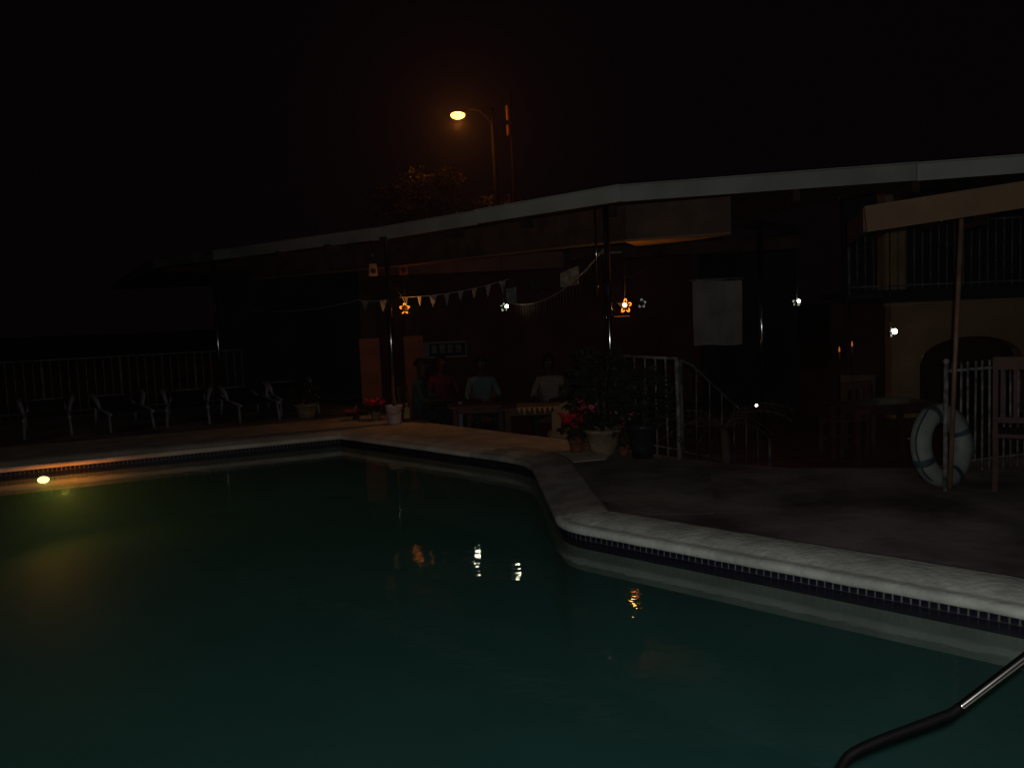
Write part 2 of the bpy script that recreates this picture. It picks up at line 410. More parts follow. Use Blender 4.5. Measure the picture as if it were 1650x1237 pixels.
# ------------------------------------------------------------------ pavilion
pav = thing('dining_pavilion', 'long open dining pavilion with pale roof edge behind the pool', 'pavilion', (0, 11, -.25))
ox, oy, oz = 0, 11, -.25
def pv(x, y, z): return (x-ox, y-oy, z-oz)
EAVE = [(7.6, 7.74), (4.06, 8.68), (1.25, 9.42), (-1.98, 13.02), (-6.94, 17.3), (-12.4, 27.5)]
ROOF = EAVE + [(-4, 28.5), (3.6, 19.5), (3.5, 12.2), (4.0, 9.9), (8.0, 9.0)]
b = MB(); b.prism([(x-ox, y-oy) for x, y in offset([Vector(p) for p in ROOF] if area([Vector(p) for p in ROOF]) > 0 else [Vector(p) for p in ROOF][::-1], -.04)], 2.90-oz, 3.02-oz)
b.build('roof_slab', M['ceil'], pav)
for i in range(len(EAVE)-1):
    a, c = Vector(EAVE[i]), Vector(EAVE[i+1]); d = (c-a).normalized()
    nseg = max(1, round((c-a).length/2.6))
    for k in range(nseg):
        p, q = a.lerp(c, k/nseg), a.lerp(c, (k+1)/nseg)
        mm = M['fascia3'] if i == 4 or (i == 3 and k >= nseg-1) else M['fascia2'] if (i == 1 and k == 0) or i == 3 else M['fascia']  # boards darken to the left, the flash fade being in their colour
        dz = random.uniform(-.006, .006)
        MB().beam(pv(p.x, p.y, 2.965+dz+(0.012 if i == 0 else 0)), pv(q.x-d.x*.006, q.y-d.y*.006, 2.965+dz), .03, .165).build('fascia_board', mm, pav)
        MB().beam(pv(p.x, p.y-.03, 3.05+dz), pv(q.x, q.y-.03, 3.05+dz), .07, .012).build('drip_edge', mm, pav)
# valance board hanging inside the eave with a bottom lip
VAL = [(2.42, 9.42), (1.35, 9.85), (-1.85, 13.4), (-4.6, 15.8)]
for i in range(3):
    a, c = Vector(VAL[i]), Vector(VAL[i+1]); ns = max(1, round((c-a).length/1.3))
    for k in range(ns):
        p, q = a.lerp(c, k/ns), a.lerp(c, (k+1)/ns - .004)
        MB().beam(pv(p.x, p.y, 2.70), pv(q.x, q.y, 2.70), .02, .38).build('valance_panel', M['wood'], pav)
    MB().beam(pv(a.x, a.y, 2.50), pv(c.x, c.y, 2.50), .12, .02).build('valance_lip', M['tanboard'], pav)
MB().prism([(a-ox, c-oy) for a, c in [(1.32, 9.90), (2.42, 9.44), (2.46, 9.56), (2.2, 10.2), (1.62, 10.9)]], 2.497-oz, 2.512-oz).build('soffit_board', M['tanwall'], pav)
# rafters under the roof slab
for k in range(9):
    t = k/8; x0, y0 = 1.2-8*t, 9.9+7.4*t
    MB().beam(pv(x0, y0, 2.84), pv(x0+3.4, y0+3.9, 2.84), .07, .12).build('rafter', M['ceil'], pav)
for k in range(4):
    MB().beam(pv(3+k*1.1, 9.05-k*.28, 2.84), pv(3.2+k*1.1, 9.9-k*.28, 2.84), .07, .12).build('rafter', M['ceil'], pav)
# cross beam hiding the ceiling bulb
MB().beam(pv(-2.2, 14.1, 2.53), pv(.9, 13.9, 2.53), .1, .26).build('cross_beam', M['redwood'], pav)
MB().beam(pv(1.0, 13.9, 2.6), pv(4.4, 13.2, 2.6), .1, .18).build('cross_beam', M['ceil'], pav)
# posts: thin dark steel, shiny
POSTS = [(-1.74, 12.72, .18), (1.13, 9.86, .18), (3.62, 12.5, -.25), (-5.4, 16.1, .18)]
for x, y, z in POSTS:
    MB().tube([pv(x, y, z), pv(x, y, 1.3), pv(x, y, 2.9)], .035, 12).build('post', M['steel'], pav)
MB().tube([pv(1.02, 9.98, 1.9), pv(1.02, 9.98, 2.9)], .014, 8).build('conduit', M['steel'], pav)
MB().tube([pv(1.02, 9.96, 2.38), pv(1.30, 9.90, 2.38)], .012, 8).build('bracket', M['whitedull'], pav)
# back walls
MB().prism([(x-ox, y-oy) for x, y in [(-2.9, 17.85), (3.7, 17.5), (3.72, 17.7), (-2.9, 18.05)]], -.25-oz, 2.9-oz).build('back_wall', M['wall'], pav)
MB().prism([(x-ox, y-oy) for x, y in [(-6.2, 18.6), (-2.9, 17.9), (-2.9, 18.1), (-6.2, 18.8)]], -.25-oz, 2.9-oz).build('side_wall', M['darkwall'], pav)
MB().prism([(x-ox, y-oy) for x, y in [(3.8, 17.4), (4.9, 15.2), (5.05, 15.25), (4.0, 17.5)]], -.25-oz, 2.9-oz).build('side_wall', M['darkwall'], pav)
# terracotta pillars
for x, y in ((-2.42, 14.95), (-1.72, 15.4)):
    o = thing('painted_pillar', 'left of the two terracotta pillars flanking the steel post' if x < -2 else 'right of the two terracotta pillars, beside the yellow jug', 'pillar', (x, y, -.25), R(8), 'terracotta pillars behind the left post')
    MB().box((0, 0, .82), (.34, .34, 1.64), bevel=.012).build('painted_shaft', M['ochre'], o)
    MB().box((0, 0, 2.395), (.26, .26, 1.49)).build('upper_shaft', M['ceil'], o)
# framed sign on the back wall
sg = thing('wall_sign', 'long pale framed picture board on the back wall, beside the right terracotta pillar', 'sign', (-1.36, 17.66, .86))
MB().box((0, .0, .16), (.92, .02, .31)).build('board', M['darkwall'], sg)
MB().box((-.37, -.014, .16), (.16, .008, .25)).build('pale_panel', M['board'], sg)
for x in (-.19, -.02, .14, .30): MB().box((x, -.014, .175), (.11, .008, .17)).build('picture', M['whitedull'], sg)
for z in (.015, .305): MB().box((0, -.014, z), (.93, .012, .03)).build('frame_rail', M['board'], sg)
for x in (-.455, .455): MB().box((x, -.014, .16), (.02, .010, .25)).build('frame_stile', M['board'], sg)
# hanging grey screen
scn = thing('hanging_screen', 'pale grey square screen hanging beyond the white stair railing', 'screen', (3.11, 13.0, 1.12))
b = MB()
for i in range(6):
    for j in range(8):
        def P(i, j): 
            x = -.37+.74*i/6; z = .96*j/8; return (x*(1-.02*(1-j/8)), .015*math.sin(i*1.3+j*.5), z + .012*math.sin(i))
        b.face([P(i, j), P(i+1, j), P(i+1, j+1), P(i, j+1)])
o = b.build('sheet', M['board'], scn)
MB().tube([(-.40, 0, .98), (.40, 0, .98)], .014, 8).build('top_bar', M['whitedull'], scn)
MB().tube([(-.3, 0, .98), (-.3, 0, 1.72)], .004, 5).build('cord', M['cord2'], scn); MB().tube([(.3, 0, .98), (.3, 0, 1.72)], .004, 5).build('cord', M['cord2'], scn)

# small beige speakers either side of the left post
for i, (x, y, z, lab) in enumerate([(-2.05, 13.4, 2.38, 'beige box speaker hanging left of the left steel post'), (-1.60, 13.5, 2.38, 'dull pinkish box speaker hanging right of the left steel post')]):
    o = thing('box_speaker', lab, 'speaker', (x, y, z), R(10), 'small speakers under the eave')
    MB().box((0, 0, .09), (.14, .12, .19), taper=.8, bevel=.01).build('case', M['tanwall'] if i == 0 else M['ochre'], o)
    MB().tube([(0, -.059, .07), (0, -.064, .07)], .04, 14).build('cone', M['ceil'], o)
    MB().tube([(0, .03, .18), (0, .03, .50)], .01, 6).build('hanger', M['steel'], o)

# ------------------------------------------------------------------ star lanterns
def star_lantern(loc, rz, kind, label, size=.085, cordtop=2.8, bulb=True):
    o = thing('star_lantern', label, 'star lantern', loc, rz, 'lit star lanterns under the roof')
    k = 10; pts = []
    for i in range(k):
        a = math.pi/2 + i*2*math.pi/k; r = size if i % 2 == 0 else size*.45
        pts.append(Vector((r*math.cos(a), 0, r*math.sin(a))))
    b = MB()
    for i in range(k):
        for s_ in (-1, 1):
            b.face([pts[i], pts[(i+1) % k], (0, .035*s_, 0)] if s_ > 0 else [pts[(i+1) % k], pts[i], (0, .035*s_, 0)])
    b.build('star_body', M['lanternmetal'], o)
    em = {'o': M['em_ostar'], 'w': M['em_wstar'], 'd': M['em_wdim']}[kind]
    skip = random.Random(int(loc[0]*100)).sample(range(k), 2)
    for i in range(k):
        if i in skip: continue
        a, c = pts[i], pts[(i+1) % k]; p, q = a.lerp(c, .2), a.lerp(c, .82)
        off = Vector((0, -.012, 0))
        MB().tube([p*.86+off, ((p+q)/2)*.86+off*1.4, q*.86+off], [.004, .008, .004], 6).build('light_slot', em, o)
    if kind != 'd' and bulb:
        b = MB(); b.ball((-.034 if kind == 'o' else .022, -.05, .012), .024 if kind == 'o' else (.034 if loc[0] > 5 else .021), 12); b.build('bulb', M['em_o'] if kind == 'o' else M['em_w'], o)
    zt = cordtop-loc[2]
    MB().tube([(0, 0, size*.95), (.01, 0, size+.1), (0, .0, zt)], .003, 5).build('cord', M['cord2'], o)
    return o
s1 = star_lantern((1.37, 10.3, 1.77), R(25), 'o', 'large orange star lantern glowing beside the right steel post', .115)
s2 = star_lantern((-1.545, 13.0, 1.86), R(-20), 'o', 'orange star lantern glowing beside the left steel post', .112, bulb=False)
s3 = star_lantern((-.07, 11.66, 1.815), R(30), 'w', 'bright white star lantern where the two bunting strings meet', .075)
s4 = star_lantern((3.96, 12.0, 1.72), R(-10), 'w', 'white star lantern alone right of the grey screen', .075)
s5 = star_lantern((5.03, 11.5, 1.27), R(60), 'w', 'brightest white star lantern in front of the tan wall corner', .085)
s6 = star_lantern((1.90, 12.5, 1.79), R(10), 'd', 'dim white star lantern without visible bulb right of the big orange star', .09)
lamp('glow', (-.1, -.12, .05), 5.0, (1, .36, .07), .05, s1)
lamp('glow', (.1, -.12, -.05), 6, (1, .36, .07), .05, s2)
for s_ in (s3, s4, s5): lamp('glow', (.03, -.09, .0), .12, (1, 1, .75), .02, s_)
# orange-lit hangers and sheets next to them
MB().beam(*[(a, c, d) for a, c, d in ((0, 0, 0), (.16, 0, -.02))], .06, .006)
o = tag(MB().beam((-.09, 0, .0), (.09, 0, .0), .05, .006).build('glass_shelf', M['tanboard'], loc=(1.33, 10.28, 1.65)), 'thin orange lit ledge right below the large orange star', 'shelf')
o = MB().tube([(-.10, 0, .20), (-.02, 0, .08), (.02, 0, .0)], .007, 6).build('lantern_hook', M['tanboard'], loc=(-1.57, 13.0, 1.97)); tag(o, 'bent orange lit hook above the left orange star lantern', 'hook')
b = MB()
pts = [Vector((-.16, 0, -.03)), Vector((-.05, 0, -.045)), Vector((.06, 0, .02)), Vector((.16, 0, .09))]
for a, c in zip(pts, pts[1:]): b.face([a, c, c+Vector((0, .05, .03)), a+Vector((0, .05, .03))])
tag(b.build('hanging_ribbon', M['redwood'], loc=(1.53, 10.4, 2.13)), 'curved reddish ribbon hanging above the large orange star', 'ribbon')
# two candle flames far in the restaurant
for x, y, z, lab in ((4.62, 12.2, 1.02, 'left of two tiny orange candle flames near the tan wall'), (4.80, 12.2, 1.09, 'right of two tiny orange candle flames near the tan wall')):
    o = thing('candle', lab, 'candle', (x, y, z-.12), 0, 'tiny candles near the tan wall')
    b = MB(); b.lathe([(.001, -.03), (.013, -.01), (.010, .02), (.001, .055)], (0, 0, .12), 8); b.build('flame', M['em_tiny'], o)
    MB().tube([(0, 0, 0), (0, 0, .09)], .018, 8).build('wax', M['ochre'], o)
    MB().tube([(0, 0, -1.1), (0, 0, 0)], .01, 6).build('stand', M['ceil'], o)
# ceiling bulb hidden behind the cross beam, mirrored in the pool
cb = thing('ceiling_bulb', 'bare white bulb under the pavilion ceiling mirrored in the pool', 'light bulb', (-.76, 15.6, 2.70))
b = MB(); b.ball((0, 0, 0), .035, 12); b.build('bulb', M['em_w'], cb)
MB().tube([(0, 0, .03), (0, 0, .16)], .02, 10).build('socket', M['pvc'], cb)
lamp('glow', (0, 0, -.05), .35, (1, .9, .6), .03, cb)
# tiny glint, put in as a glowing ball
b = MB(); b.ball((0, 0, 0), .014, 8)
tag(b.build('glint_dot', M['em_w'], loc=(2.68, 9.5, .62)), 'tiny glowing dot for a white glint low beside the palm plant', 'glint')

# ------------------------------------------------------------------ bunting
def sag(a, b, d, n): 
    a, b = Vector(a), Vector(b); return [a.lerp(b, i/n) - Vector((0, 0, d*4*(i/n)*(1-i/n))) for i in range(n+1)]
def bunting(a, b, d, nfl, fw, fh, label, fm, skip=()):
    o = thing('bunting', label, 'bunting', a); A = Vector(a)
    ps = [p-A for p in sag(a, b, d, 24)]
    MB().tube(ps, .006, 5).build('string', M['cord'], o)
    q = [p-A for p in sag(a, b, d, nfl)]
    for i in range(nfl):
        if i in skip: continue
        p = q[i].lerp(q[i+1], .5); dr = (q[i+1]-q[i]).normalized(); tw = random.uniform(-.6, .6)
        side = Matrix.Rotation(tw, 3, 'Z') @ Vector((dr.x, dr.y, 0)) * fw/2*random.uniform(.6, 1)
        sw = Vector((random.uniform(-.02, .02), random.uniform(-.04, .04), 0)); h = fh*random.uniform(.85, 1.15)
        bb = MB(); l, r_ = p-side, p+side; tip = p+sw-Vector((0, 0, h)); ml = p-side*.5+sw*.8-Vector((0, 0, h*.5)); mr = p+side*.5-Vector((0, 0, h*.5))+sw*.2
        bb.face([l, ml, mr, r_]); bb.face([ml, tip, mr]); bb.build('flag', fm, o)
    return o
bunting((-1.62, 13.0, 2.03), (.02, 12.6, 2.22), .06, 8, .12, .17, 'string of small triangular flags right of the left post', M['cloth_w'])
bunting((-2.2, 13.0, 2.0), (-1.78, 12.9, 2.0), .01, 3, .12, .16, 'short string with flags left of the left steel post', M['cloth_b'], skip=(1,))
bunting((-4.6, 15.4, 1.95), (-2.2, 13.0, 2.02), .08, 5, .05, .04, 'faint bare string running to the dark left end', M['whitedull'], skip=(0, 2, 4))
# fringe string
fo2 = thing('fringe_string', 'sagging string with long thin fringe strips left of the right post', 'bunting', (.05, 12.0, 1.84)); A = Vector((.05, 12, 1.84))
ps = [p-A for p in sag((.05, 12, 1.86), (1.10, 9.96, 2.42), .20, 30)]
MB().tube(ps, .007, 5).build('string', M['cord'], fo2)
for i in range(1, 24):
    p = ps[i]; h = random.uniform(.14, .24)
    bb = MB(); s_ = Vector((.008, -.008, 0)); bb.face([p-s_, p+s_, p+s_*.6-Vector((0, .01, h)), p-s_*.6-Vector((0, .01, h))]); bb.build('fringe_strip', M['redwood'] if i % 3 else M['wood'], fo2)
bb = MB(); p = ps[25]; bb.face([p, p+Vector((.07, -.09, .10)), p+Vector((.03, -.06, .0)), p+Vector((-.03, .02, -.06))]); bb.build('foil_flag', M['pvc'], fo2)
# lace cloths hanging from the string
def cloth(loc, wd, h, slope, label, mm, rz=0):
    b = MB(); nx, nz = 8, 6
    P = lambda i, j: Vector((-wd/2+wd*i/nx, .02*math.sin(i*1.1+j*.6), h*j/nz*(1-.0*j) + slope*i/nx*(.4+.6*j/nz)))
    for i in range(nx):
        for j in range(nz):
            b.face([P(i, j), P(i+1, j), P(i+1, j+1), P(i, j+1)])
    return tag(b.build('lace_cloth', mm, loc=loc, rz=rz), label, 'cloth', 'lace cloths on the string')
cloth((.78, 11.0, 2.03), .25, .18, .09, 'blue grey lace cloth hanging high near the right post', M['cloth_b'], R(20))
cloth((.04, 12.3, 1.85), .15, .22, .02, 'pale lace cloth right above the bright white star lantern', M['cloth_b'], R(-10))
cloth((.38, 12.0, 2.03), .16, .14, .02, 'dim small lace cloth between the two other cloths', M['darkwall'])

# ------------------------------------------------------------------ railings
def railing(name, label, path_bottom, path_top, nb, r, mm, cat='railing', post_every=0, over=0, rail=True, group=None, lowrail=.0):
    A = Vector(path_bottom[0]); o = thing(name, label, cat, A, 0, group)
    def ip(path, t):
        Ls = [(Vector(path[i+1])-Vector(path[i])).length for i in range(len(path)-1)]; T = t*sum(Ls)
        for i, l in enumerate(Ls):
            if T <= l or i == len(Ls)-1: return Vector(path[i]).lerp(Vector(path[i+1]), min(1, T/l))
            T -= l
    for k in range(nb):
        t = k/(nb-1); p, q = ip(path_bottom, t)-A, ip(path_top, t)-A
        if over: q = q+Vector((0, 0, over))
        post = post_every and k % post_every == 0
        j = Vector((random.uniform(-.006, .006), random.uniform(-.006, .006), 0))
        MB().tube([p, q+j], r*2.1 if post else r, 6).build('post' if post else 'bar', mm, o)
    if rail:
        MB().tube([Vector(p)-A for p in path_top], r*1.3, 6).build('top_rail', mm, o)
        MB().tube([ip(path_bottom, i/6)-A+Vector((0, 0, .10)) for i in range(7)], r*1.0, 6).build('bottom_rail', mm, o)
    return o
railing('pool_fence', 'white picket railing behind the life ring at the right edge', [(3.76, 7.50, .19), (6.8, 8.5, .19)], [(3.76, 7.50, 1.10), (6.8, 8.5, 1.10)], 40, .011, M['white'], over=.07)
railing('terrace_railing', 'white railing by the potted plants at the head of the steps', [(1.16, 9.72, .18), (1.69, 8.84, .18)], [(1.16, 9.72, 1.22), (1.69, 8.84, 1.22)], 7, .012, M['white'], post_every=6)
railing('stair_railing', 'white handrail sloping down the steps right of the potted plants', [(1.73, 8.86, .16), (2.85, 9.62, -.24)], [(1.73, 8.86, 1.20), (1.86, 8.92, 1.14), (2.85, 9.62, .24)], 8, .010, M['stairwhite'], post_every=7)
railing('far_railing', 'faint grey railing behind the sun loungers on the left', [(-12, 14.12, .18), (-8.2, 15.63, .18), (-5.2, 16.8, .18)], [(-12, 14.12, 1.22), (-8.2, 15.63, 1.22), (-5.2, 16.8, 1.22)], 52, .011, M['whitedull'], post_every=9)
b = MB(); b.tube([(3.47, 6.98, .18), (3.475, 7.0, 1.22)], .022, 10)
ft = thing('gate_post', 'short white post standing in front of the life ring', 'post', (3.47, 6.93, .18), 0)
b.bm.free(); MB().tube([(0, 0, 0), (.01, 0, 1.04)], .019, 10).build('shaft', M['white'], ft); MB().ball((.01, 0, 1.05), .026, 10).build('cap', M['white'], ft)

# steps down to the terrace
st = thing('terrace_steps', 'dark steps leading down from the pool deck to the terrace', 'steps', (2.2, 8.5, -.25), R(-38))
for k in range(2): MB().box((.1, .32+.3*k, .14-.10*k+.0), (.95, .3, .29-.14*k), bevel=.008).build('step', M['terrace'], st)

# ------------------------------------------------------------------ right house: arch wall, balcony
hs = thing('balcony_house', 'tan house with arched opening and railed balcony at the right', 'house', (7, 14, -.25))
def hv(x, y, z): return (x-7, y-14, z+.25)
# front wall with arch: built as columns of quads then given depth
def arch_wall(x0, x1, z0, z1, ax0, ax1, azs, rise, y, t):
    b = MB(); xs = sorted(set([x0, ax0, ax1, x1] + [ax0+(ax1-ax0)*i/20 for i in range(21)]))
    def zb(x):
        if x < ax0-1e-6 or x > ax1+1e-6: return z0
        u = (x-(ax0+ax1)/2)/((ax1-ax0)/2); return azs + rise*math.sqrt(max(0, 1-u*u))
    for a, c in zip(xs, xs[1:]):
        inside = a >= ax0-1e-6 and c <= ax1+1e-6
        za, zc = (zb(a), zb(c)) if inside else (z0, z0)
        for yy in (y, y+t): b.face([hv(a, yy, za), hv(c, yy, zc), hv(c, yy, z1), hv(a, yy, z1)])
        if inside: b.face([hv(a, y, za), hv(c, y, zc), hv(c, y+t, zc), hv(a, y+t, za)])
    b.face([hv(x0, y, z0), hv(x0, y+t, z0), hv(x0, y+t, z1), hv(x0, y, z1)])
    for xx in (ax0, ax1): b.face([hv(xx, y, z0), hv(xx, y+t, z0), hv(xx, y+t, azs), hv(xx, y, azs)])
    return b
arch_wall(6.15, 9.8, -.25, 1.63, 6.6, 8.3, .62, .42, 14.0, .25).build('arch_wall', M['tanwall'], hs, recalc=True)
MB().box(hv(7.9, 14.7, 1.735), (4.1, 1.9, .20)).build('balcony_floor', M['darkwall'], hs)
MB().box(hv(7.9, 13.93, 1.60), (3.8, .10, .05)).build('ledge', M['tanwall'], hs)
MB().box(hv(6.35, 14.45, 2.715), (.34, .34, 1.75), bevel=.01).build('pillar', M['tanwall'], hs)
MB().box(hv(9.0, 14.45, 2.715), (.34, .34, 1.75), bevel=.01).build('pillar', M['tanwall'], hs)
MB().box(hv(7.9, 15.4, 2.69), (4.0, .15, 1.70)).build('upper_wall', M['darkwall'], hs)
MB().box(hv(7.9, 16.0, .7), (4.0, .15, 1.9)).build('inner_wall', M['wall'], hs)
MB().box(hv(8.1, 14.7, 3.62), (4.2, 2.0, .05)).build('balcony_roof', M['ceil'], hs)
n_b = 34
for k in range(n_b):
    x = 5.36 + k*.128
    fat = k in (0, 13, 26)
    z0 = 1.84 if not fat else 1.78
    MB().tube([hv(x, 13.72, z0), hv(x+.0, 13.72, 2.90)], .024 if fat else .0125, 6).build('balcony_post' if fat else 'balcony_bar', M['whitedull'], hs)
for z in (1.90, 2.88): MB().beam(hv(5.36, 13.72, z), hv(9.6, 13.72, z), .02, .025).build('balcony_rail', M['whitedull'], hs)
MB().box(hv(5.75, 14.3, 1.76), (.9, 1.2, .10)).build('balcony_landing', M['darkwall'], hs)
MB().tube([hv(5.36, 13.8, -.25), hv(5.36, 13.8, 1.72)], .04, 8).build('balcony_support', M['ceil'], hs)

# ------------------------------------------------------------------ near canopy at the right
cp = thing('wooden_canopy', 'low canopy with wide tan fascia board on brown poles at the right', 'canopy', (3.5, 6.95, .18))
def cv(x, y, z): return (x-3.5, y-6.95, z-.18)
A1, B1 = Vector((2.86, 6.98, 2.385)), Vector((4.9, 6.62, 2.60))
MB().beam(cv(*A1), cv(*B1), .035, .205).build('fascia_board', M['tanboard'], cp)
A2 = A1+Vector((.55, 1.75, .0)); B2 = B1+Vector((.75, 1.75, .0))
MB().beam(cv(*A1+Vector((.01, .03, 0))), cv(*A2), .03, .19).build('side_board', M['wood'], cp)
b = MB(); up = Vector((0, .02, .07)); q = [A1+up, B1+up, B2+up, A2+up]
for dz in (0, .03): b.face([cv(*(p+Vector((0, 0, dz)))) for p in q])
for i in range(4): b.face([cv(*q[i]), cv(*q[(i+1) % 4]), cv(*(q[(i+1) % 4]+Vector((0, 0, .03)))), cv(*(q[i]+Vector((0, 0, .03))))])
b.build('roof_panel', M['redwood'], cp, recalc=True)
for k in range(5):
    t = .12+k*.2; p = A1.lerp(B1, t)+Vector((0, .04, -.01)); q2 = A2.lerp(B2, t)+Vector((0, 0, -.01))
    MB().beam(cv(*p), cv(*q2), .05, .10).build('rafter', M['redwood'], cp)
MB().tube([cv(3.545, 7.0, .18), cv(3.59, 7.01, 1.2), cv(3.65, 7.03, 2.36)], .019, 10).build('pole', M['railtan'], cp)
MB().tube([cv(4.33, 7.0, .18), cv(4.36, 7.02, 2.38)], .028, 10).build('pole', M['railtan'], cp)
MB().beam(cv(4.0, 7.35, 2.35), cv(3.66, 7.05, 2.30), .04, .04).build('brace', M['redwood'], cp)

# ------------------------------------------------------------------ life ring leaning on the post
lr = thing('life_ring', 'white life ring with dark bands leaning behind the white post', 'life ring', (3.57, 7.10, .15), R(30))
Rm, rm = .27, .082
def torus(b, a0, a1, R_, r_, n=40, k=14, sc_=1.0):
    pts = [(R_*math.cos(a0+(a1-a0)*i/n), 0, R_*math.sin(a0+(a1-a0)*i/n)+.37) for i in range(n+1)]
    full = abs(a1-a0) > 6.2
    b.tube(pts[:-1] if full else pts, r_, k, closed=full)
b = MB(); torus(b, 0, 2*math.pi, Rm, rm); b.build('ring_body', M['ring'], lr)
for a in (R(200), R(20), R(110), R(290)):
    b = MB(); torus(b, a-.09, a+.09, Rm, rm+.006, 5); b.build('band', M['ringband'], lr)
pts = []
for i in range(48):
    a = 2*math.pi*i/48; pts.append((( Rm+rm+.012+.02*abs(math.sin(2*(a-R(20)))))*math.cos(a), -.03, (Rm+rm+.012-.05*abs(math.sin(2*(a-R(20)))))*math.sin(a)+.37))
MB().tube(pts, .008, 6, closed=True).build('grab_rope', M['ringband'], lr)
lr.rotation_euler = (R(-7), 0, R(30))

# ------------------------------------------------------------------ pool handrail
hr = thing('pool_handrail', 'bent steel handrail catching the flash at the near corner of the pool', 'handrail', (1.0, 2.6, -.3))
K = [(2.55, 2.62, .18), (2.50, 2.62, .95), (2.35, 2.62, 1.12), (2.1, 2.61, 1.05), (1.56, 2.6, .665), (1.355, 2.6, .511), (1.325, 2.6, .490), (1.29, 2.6, .477), (1.20, 2.6, .446), (1.11, 2.6, .415), (1.04, 2.6, .387), (1.0, 2.6, .362), (.975, 2.6, .315), (.97, 2.6, .2), (.97, 2.6, -.9)]
def smooth(K, n=6):
    out = []; K = [Vector(k) for k in K]
    for i in range(len(K)-1):
        p0, p1, p2, p3 = K[max(0, i-1)], K[i], K[i+1], K[min(len(K)-1, i+2)]
        l = (p2-p1).length
        m1 = (p2-p0).normalized()*l*.7; m2 = (p3-p1).normalized()*l*.7
        for j in range(n):
            t = j/n; out.append(p1*(2*t**3-3*t*t+1)+m1*(t**3-2*t*t+t)+p2*(-2*t**3+3*t*t)+m2*(t**3-t*t))
    out.append(K[-1]); return out
O = Vector((1.0, 2.6, -.3))
KS = smooth(K); cut = 31
MB().tube([p-O for p in KS[:cut+1]], .0155, 16).build('tube', M['chrome'], hr)
MB().tube([p-O for p in KS[cut:]], .016, 16).build('grip_sleeve', M['rubber'], hr)
MB().lathe([(.05, 0), (.05, .008), (.03, .014), (.019, .03)], Vector((2.55, 2.62, .182))-O, 20).build('base_flange', M['chrome'], hr)

# ------------------------------------------------------------------ furniture
def chair(label, loc, rz, mm, top=None, h=.95, wd=.44, group=None, slats=4):
    o = thing('wooden_chair', label, 'chair', loc, rz, group)
    for sx in (-1, 1):
        MB().box((sx*(wd/2-.02), -.19, .22), (.038, .038, .44)).build('leg', mm, o)
        MB().beam((sx*(wd/2-.02), .19, 0), (sx*(wd/2-.02), .23, h-.05), .036, .036).build('leg', mm, o)
        MB().box((sx*(wd/2-.02), 0, .2), (.022, .35, .03)).build('stretcher', mm, o)
    MB().box((0, 0, .45), (wd, .43, .03), bevel=.006).build('seat', mm, o)
    MB().box((0, -.2, .40), (wd-.08, .02, .06)).build('apron', mm, o)
    MB().box((0, .235, h-.05), (wd+.0, .03, .10), bevel=.006).build('top_rail', top or mm, o)
    MB().box((0, .215, .58), (wd-.06, .022, .045)).build('lower_rail', mm, o)
    for k in range(slats):
        MB().beam((-wd/2+.07+(wd-.14)*k/(slats-1), .217, .6), (-wd/2+.07+(wd-.14)*k/(slats-1), .232, h-.09), .03, .012).build('slat', mm, o)
    return o
chair('tall red brown wooden chair by the white picket railing at the right edge', (4.16, 6.88, .18), R(150), M['redwood'], M['wood'], 1.08, .58, slats=6)
def copy_chair(src, loc, rz, label):
    c = copy_tree(src); c.location = loc; c.rotation_euler.z = rz; c['label'] = label; return c
T = -.244
GC = 'wooden chairs on the dining terrace'
c1 = chair('wooden chair under the person in the pale blue shirt', (-.48, 13.15, T), 0, M['wood'], group=GC)
copy_chair(c1, (.56, 12.7, T), 0, 'wooden chair under the person in the cream shirt')
copy_chair(c1, (-1.42, 12.95, T), R(80), 'wooden chair under the person in dark green')
copy_chair(c1, (-1.12, 13.75, T), R(30), 'wooden chair under the person in dark red')
copy_chair(c1, (4.25, 11.1, T), R(200), 'empty wooden chair in the dark right of the palm, nearer of two')
copy_chair(c1, (4.75, 11.9, T), R(160), 'empty wooden chair in the dark before the arch wall, farther of two')
def table(label, loc, rz, lx, ly, h, mm):
    o = thing('dining_table', label, 'table', loc, rz, 'tables on the dining terrace')
    npl = 4
    for k in range(npl): MB().box((0, -ly/2+ly/npl*(k+.5), h-.02), (lx, ly/npl-.006, .035), bevel=.004).build('plank', mm, o)
    for sx in (-1, 1):
        for sy in (-1, 1): MB().box((sx*(lx/2-.08), sy*(ly/2-.08), (h-.04)/2), (.06, .06, h-.04)).build('leg', mm, o)
    MB().box((0, -ly/2+.06, h-.08), (lx-.2, .02, .07)).build('apron', mm, o)
    return o
t1 = table('long wooden table with pale runner before the person in the cream shirt', (.52, 12.0, T), R(-2), 1.35, .7, .70, M['wood'])
table('wooden table before the person in the pale blue shirt', (-.50, 12.45, T), 0, .8, .6, .70, M['redwood'])
table('wooden table in the dark right part of the terrace', (4.5, 10.6, T), R(10), 1.1, .7, .72, M['redwood'])
# runner with scalloped edge
b = MB()
b.box((0, 0, .004), (.62, .5, .006))
for k in range(9): b.face([(-.31+k*.069, -.252, .006), (-.31+(k+1)*.069-.008, -.252, .006), (-.31+(k+.45)*.069+.004, -.262, -.10 if k % 2 else -.07)])
tag(b.build('table_runner', M['tanwall'], loc=(.36, 11.87, T+.702)), 'pale runner with scalloped edge lying on the long table', 'table runner')
